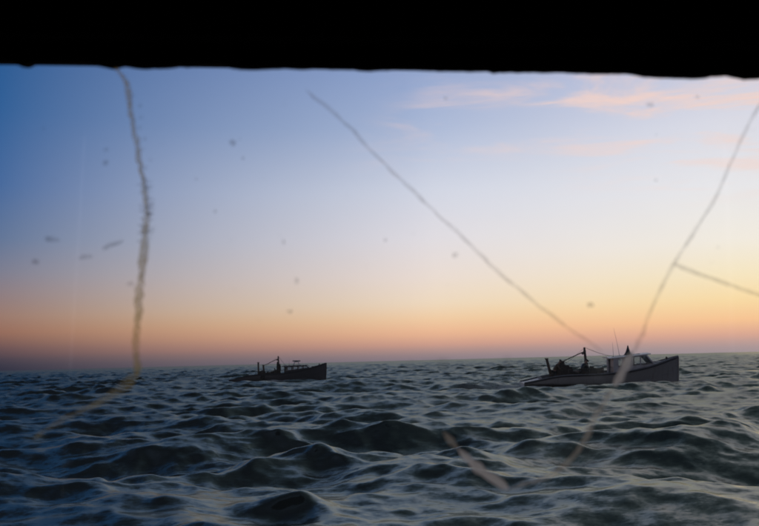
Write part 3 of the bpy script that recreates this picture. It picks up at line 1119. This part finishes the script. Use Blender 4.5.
# walls, sill, roof and back of the wheelhouse round the camera
zs_ = gl(380, 640).z
box('window_sill', (xa, -.06, zs_ - .05), (xb, .12, zs_), M['black_board'], wh)
box('front_wall', (-1.15, -.03, -.35), (1.15, .03, zs_ - .052), M['black_board'], wh)
for s in (-1, 1):
    a_, b_ = sorted((s * .72, s * 1.15))
    box('window_jamb', (a_, -.045, zs_ + .002), (b_, .045, ztop + .004), M['black_board'], wh)
    a_, b_ = sorted((s * 1.152, s * 1.20))
    box('side_wall', (a_, -2.0, -.35), (b_, .03, ztop + .50), M['black_board'], wh)
box('roof', (-1.3, -2.1, ztop + .502), (1.3, .35, ztop + .56), M['black_board'], wh)
box('back_wall', (-1.15, -2.05, -.35), (1.15, -2.0, ztop + .50), M['black_board'], wh)
box('floor', (-1.15, -1.998, -.35), (1.15, -.032, -.30), M['black_board'], wh)
SMEARS_GLARE = []  # grease on the glass, and glare flecks near the waterline painted as film
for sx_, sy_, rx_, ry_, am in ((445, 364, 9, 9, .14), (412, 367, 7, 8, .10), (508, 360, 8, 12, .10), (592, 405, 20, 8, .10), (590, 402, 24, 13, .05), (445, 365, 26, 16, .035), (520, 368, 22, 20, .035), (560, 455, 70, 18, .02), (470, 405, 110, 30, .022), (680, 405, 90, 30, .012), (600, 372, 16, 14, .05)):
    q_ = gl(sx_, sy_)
    SMEARS_GLARE.append((q_.x, q_.z, rx_ / F_PX * WY, ry_ / F_PX * WY, am))
M['windscreen'] = glass_material('salt_filmed_glass', (1, 1, 1), .016, (.52, .58, .54), SMEARS_GLARE)
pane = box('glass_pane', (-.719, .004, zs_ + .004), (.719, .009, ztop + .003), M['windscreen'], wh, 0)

# ------------------------------------------------------------------ cracks, sealant, drips and dirt on the glass
M['crack_yellow'] = film_material('yellowed_crack_sealant', (.80, .60, .12), .50, 140, .35)
M['crack_dark'] = film_material('dark_crack_edge', (.46, .36, .30), .25, 120, .4)
M['crack_pale'] = film_material('pale_crack_edge', (1.0, .90, .72), .42, 160, .3)
M['crack_white'] = film_material('white_scratched_crack', (1.0, .97, .90), .88, 200, .12)
M['crack_tail'] = film_material('faint_yellowed_crack', (.60, .50, .20), .42, 90, .45)
M['dirt_faint'] = film_material('faint_dried_dirt', (.06, .05, .07), .14, 110, .6)
M['dirt'] = film_material('dried_dirt', (.06, .05, .07), .26, 110, .6)


def resample(poly, step, jit):
    o = []
    for (x_a, y_a, w_a), (x_b, y_b, w_b) in zip(poly, poly[1:]):
        L_ = math.hypot(x_b - x_a, y_b - y_a)
        n_ = max(1, int(L_ / step))
        for k in range(n_):
            f = k / n_
            o.append((x_a + (x_b - x_a) * f + random.gauss(0, jit), y_a + (y_b - y_a) * f + random.gauss(0, jit), w_a + (w_b - w_a) * f))
    o.append(poly[-1])
    return o


def strip(name, poly, mt, off=-.002, step=6, jit=.5, wj=.25, thick=.0012, taper=True, wide=1.6):
    """crack: an uneven low ridge standing on the inner face of the pane; widths in photograph pixels"""
    q = resample([(a, b, c * wide) for a, b, c in poly], step, jit)
    bm = bmesh.new()
    prev = None
    n_ = len(q)
    for i, (px_, py_, w_) in enumerate(q):
        c_ = gl(px_, py_, off)
        a_, b_ = q[max(0, i - 1)], q[min(n_ - 1, i + 1)]
        d = (gl(b_[0], b_[1]) - gl(a_[0], a_[1])).normalized()
        nn = Vector((-d.z, 0, d.x))
        hw_ = w_ / F_PX * WY / 2 * random.uniform(1 - wj, 1 + wj)
        if taper and i in (0, n_ - 1): hw_ *= .3
        cur = [bm.verts.new(c_ + nn * hw_), bm.verts.new(c_ + Vector((0, -thick, 0))), bm.verts.new(c_ - nn * hw_)]
        if prev:
            bm.faces.new((prev[0], cur[0], cur[1], prev[1]))
            bm.faces.new((prev[1], cur[1], cur[2], prev[2]))
        prev = cur
    return from_bm(name, bm, mt, wh, smooth=True)


def lab(o, s):
    o['label'] = s
    return o


left1 = [(113, 66, 2.2), (122, 75, 2.6), (128, 84, 4.2), (130, 100, 3.4), (133, 125, 3.4), (137, 140, 3.6), (141, 165, 3.2), (146, 195, 3.0), (147, 215, 3.4), (147, 230, 4.4),
         (143, 262, 5.0), (140, 290, 4.8), (138, 325, 4.4), (136, 352, 4.2), (138, 368, 5.0), (138, 376, 6.5)]
lab(strip('crack', left1, M['crack_yellow'], step=5, jit=.6), 'yellowed fuzzy crack running down the left of the glass')
lab(strip('crack', [(139, 372, 6), (128, 384, 7.0), (112, 395, 4.6), (97, 404, 3.4), (78, 413, 2.6), (55, 424, 3.0), (34, 440, 2.2)], M['crack_tail'], step=6, jit=.5),
    'yellowed crack turning down to the left over the dark water')
lab(strip('crack', [(306, 90, 2.0), (315, 98, 3.0), (333, 113, 2.6), (353, 131, 2.8), (362, 142, 2.2), (400, 179, 2.2), (440, 217, 2.2), (470, 245, 2.4), (503, 277, 2.2), (540, 307, 2.2), (575, 333, 2.0), (602, 352, 1.6)],
    M['crack_dark'], step=9, jit=.35), 'long dark diagonal crack falling to the right')
lab(strip('crack', [(790, 62, 2.0), (765, 97, 2.0), (752, 116, 2.0), (741, 138, 2.2), (728, 168, 2.0), (714, 200, 2.0), (700, 222, 2.0), (686, 244, 2.2), (673, 264, 2.6), (662, 285, 2.2), (651, 308, 2.2), (642, 332, 2.4), (634, 352, 3.0)],
    M['crack_dark'], step=8, jit=.35), 'dark crack coming down from the upper right')
lab(strip('crack', [(672, 263.5, 2.8), (690, 271, 2.6), (712, 279, 2.6), (740, 289, 2.8), (765, 297, 2.4), (800, 310, 2.2)], M['crack_dark'], step=8, jit=.3), 'short crack branching off to the right')
lab(strip('crack', [(632, 352, 4.0), (627, 362, 5.2), (621, 374, 5.0), (614, 386, 4.2)], M['crack_white'], step=4, jit=.3), 'white scratched stretch of crack over the grey boat')
lab(strip('crack', [(612, 388, 3.0), (600, 408, 2.2), (591, 423, 3.0), (586, 437, 3.6), (578, 451, 3.2), (566, 464, 2.8), (552, 474, 2.4), (530, 482, 2.2), (508, 489, 2.2)], M['crack_pale'], step=7, jit=.4, wide=1.9),
    'faint pale crack curving down over the near waves')
lab(strip('crack', [(443, 431, 1.8), (452, 442, 3.6), (458, 449, 3.2)], M['crack_pale'], step=5, jit=.3, wide=2.0), 'short pale chip at the upper end of the lower crack')
lab(strip('crack', [(458, 449, 2.4), (466, 457, 3.0), (478, 468, 4.0), (493, 478, 3.8), (508, 489, 3.0)], M['crack_white'], step=5, jit=.3, wide=2.3), 'cream lower crack slanting down to the right')
# little side fractures off the left crack, joined: too small to pick apart
bm = bmesh.new()
for k in range(60):
    py_ = random.choice([random.uniform(176, 250), random.uniform(176, 240), random.uniform(84, 176), random.uniform(250, 366)])
    c_ = lerp_tab([(b, a) for a, b, _ in left1], py_)
    s = random.choice((-1, 1, 1))
    ln = random.uniform(3.5, 9) if 176 < py_ < 250 else random.uniform(2.5, 5)
    a_, b_ = gl(c_, py_, -.002), gl(c_ + s * ln, py_ + random.uniform(-2.0, 1.2), -.002)
    w_ = .0010 if 176 < py_ < 250 else .0008
    vs = [bm.verts.new(a_ + Vector((0, 0, w_))), bm.verts.new(a_ - Vector((0, 0, w_))), bm.verts.new(b_ - Vector((0, 0, w_ * .5))), bm.verts.new(b_ + Vector((0, 0, w_ * .5)))]
    bm.faces.new(vs)
o = from_bm('crack_hairlines', bm, M['dirt'], wh)
o['kind'] = 'stuff'


def spot(name, px_, py_, rx, ry, mt, tilt=0.0, n_=14, off=-.0015, rag=.25):
    bm = bmesh.new()
    c0 = bm.verts.new(gl(px_, py_, off - .0004))
    vs = []
    s = WY / F_PX
    g0 = gl(px_, py_, off)
    for k in range(n_):
        a = 2 * math.pi * k / n_
        r_ = random.uniform(1 - rag, 1 + rag)
        dx_, dz_ = rx * math.cos(a) * r_ * s, ry * math.sin(a) * r_ * s
        vs.append(bm.verts.new(g0 + Vector((dx_ * math.cos(tilt) - dz_ * math.sin(tilt), 0, dx_ * math.sin(tilt) + dz_ * math.cos(tilt)))))
    for k in range(n_):
        bm.faces.new((c0, vs[k], vs[(k + 1) % n_]))
    return from_bm(name, bm, mt, wh)


for px_, py_, rx, ry, tl in ((53, 240, 6, 2, -.1), (86, 257, 5, 1.8, .15), (113, 245, 7, 1.8, .4), (36, 262, 3, 2, 0), (233, 143, 2.4, 2.2, 0), (106, 163, 2, 2, 0), (107, 150, 2, 1.6, 0),
                             (131, 284, 2.5, 1.8, .2), (455, 255, 2.2, 1.8, .4), (590, 305, 2.6, 1.8, 0), (650, 105, 2.6, 2, 0), (385, 240, 1.2, 1.2, 0), (297, 281, 1.6, 2.4, .3), (284, 242, 1.0, 2.0, 0), (290, 312, 2, 1.4, 0)):
    spot('dirt_spot', px_, py_, rx * 1.5, ry * 1.5, M['dirt'], tl)

rb = random.Random(9)
for py_ in (186, 193, 200, 205, 213, 220, 227, 233, 241):          # grime caught along the left crack
    cx_ = lerp_tab([(b, a) for a, b, _ in left1], py_)
    for s_ in (-1, 1):
        if rb.random() < .8:
            spot('dirt_spot', cx_ + s_ * rb.uniform(2.5, 6), py_ + rb.uniform(-1.5, 1.5), rb.uniform(2.2, 4.2), rb.uniform(.8, 1.6), M['dirt'], rb.uniform(-.25, .25))
for py_ in (96, 106, 118, 128, 139, 150, 160, 168):
    cx_ = lerp_tab([(b, a) for a, b, _ in left1], py_)
    spot('dirt_spot', cx_ + rb.uniform(3, 11), py_, rb.uniform(1.5, 3.5), rb.uniform(1.5, 3), M['dirt_faint'], rb.uniform(-.5, .5))
rq = random.Random(5)
for k in range(34):
    sz = rq.choice((.5, .6, .8, .8, 1.1, 1.6))
    spot('dirt_spot', rq.uniform(5, 755), rq.uniform(90, 340), sz * rq.uniform(.8, 1.5), sz, M['dirt'], rq.uniform(-1, 1), n_=8)

print('objects', len(bpy.data.objects))
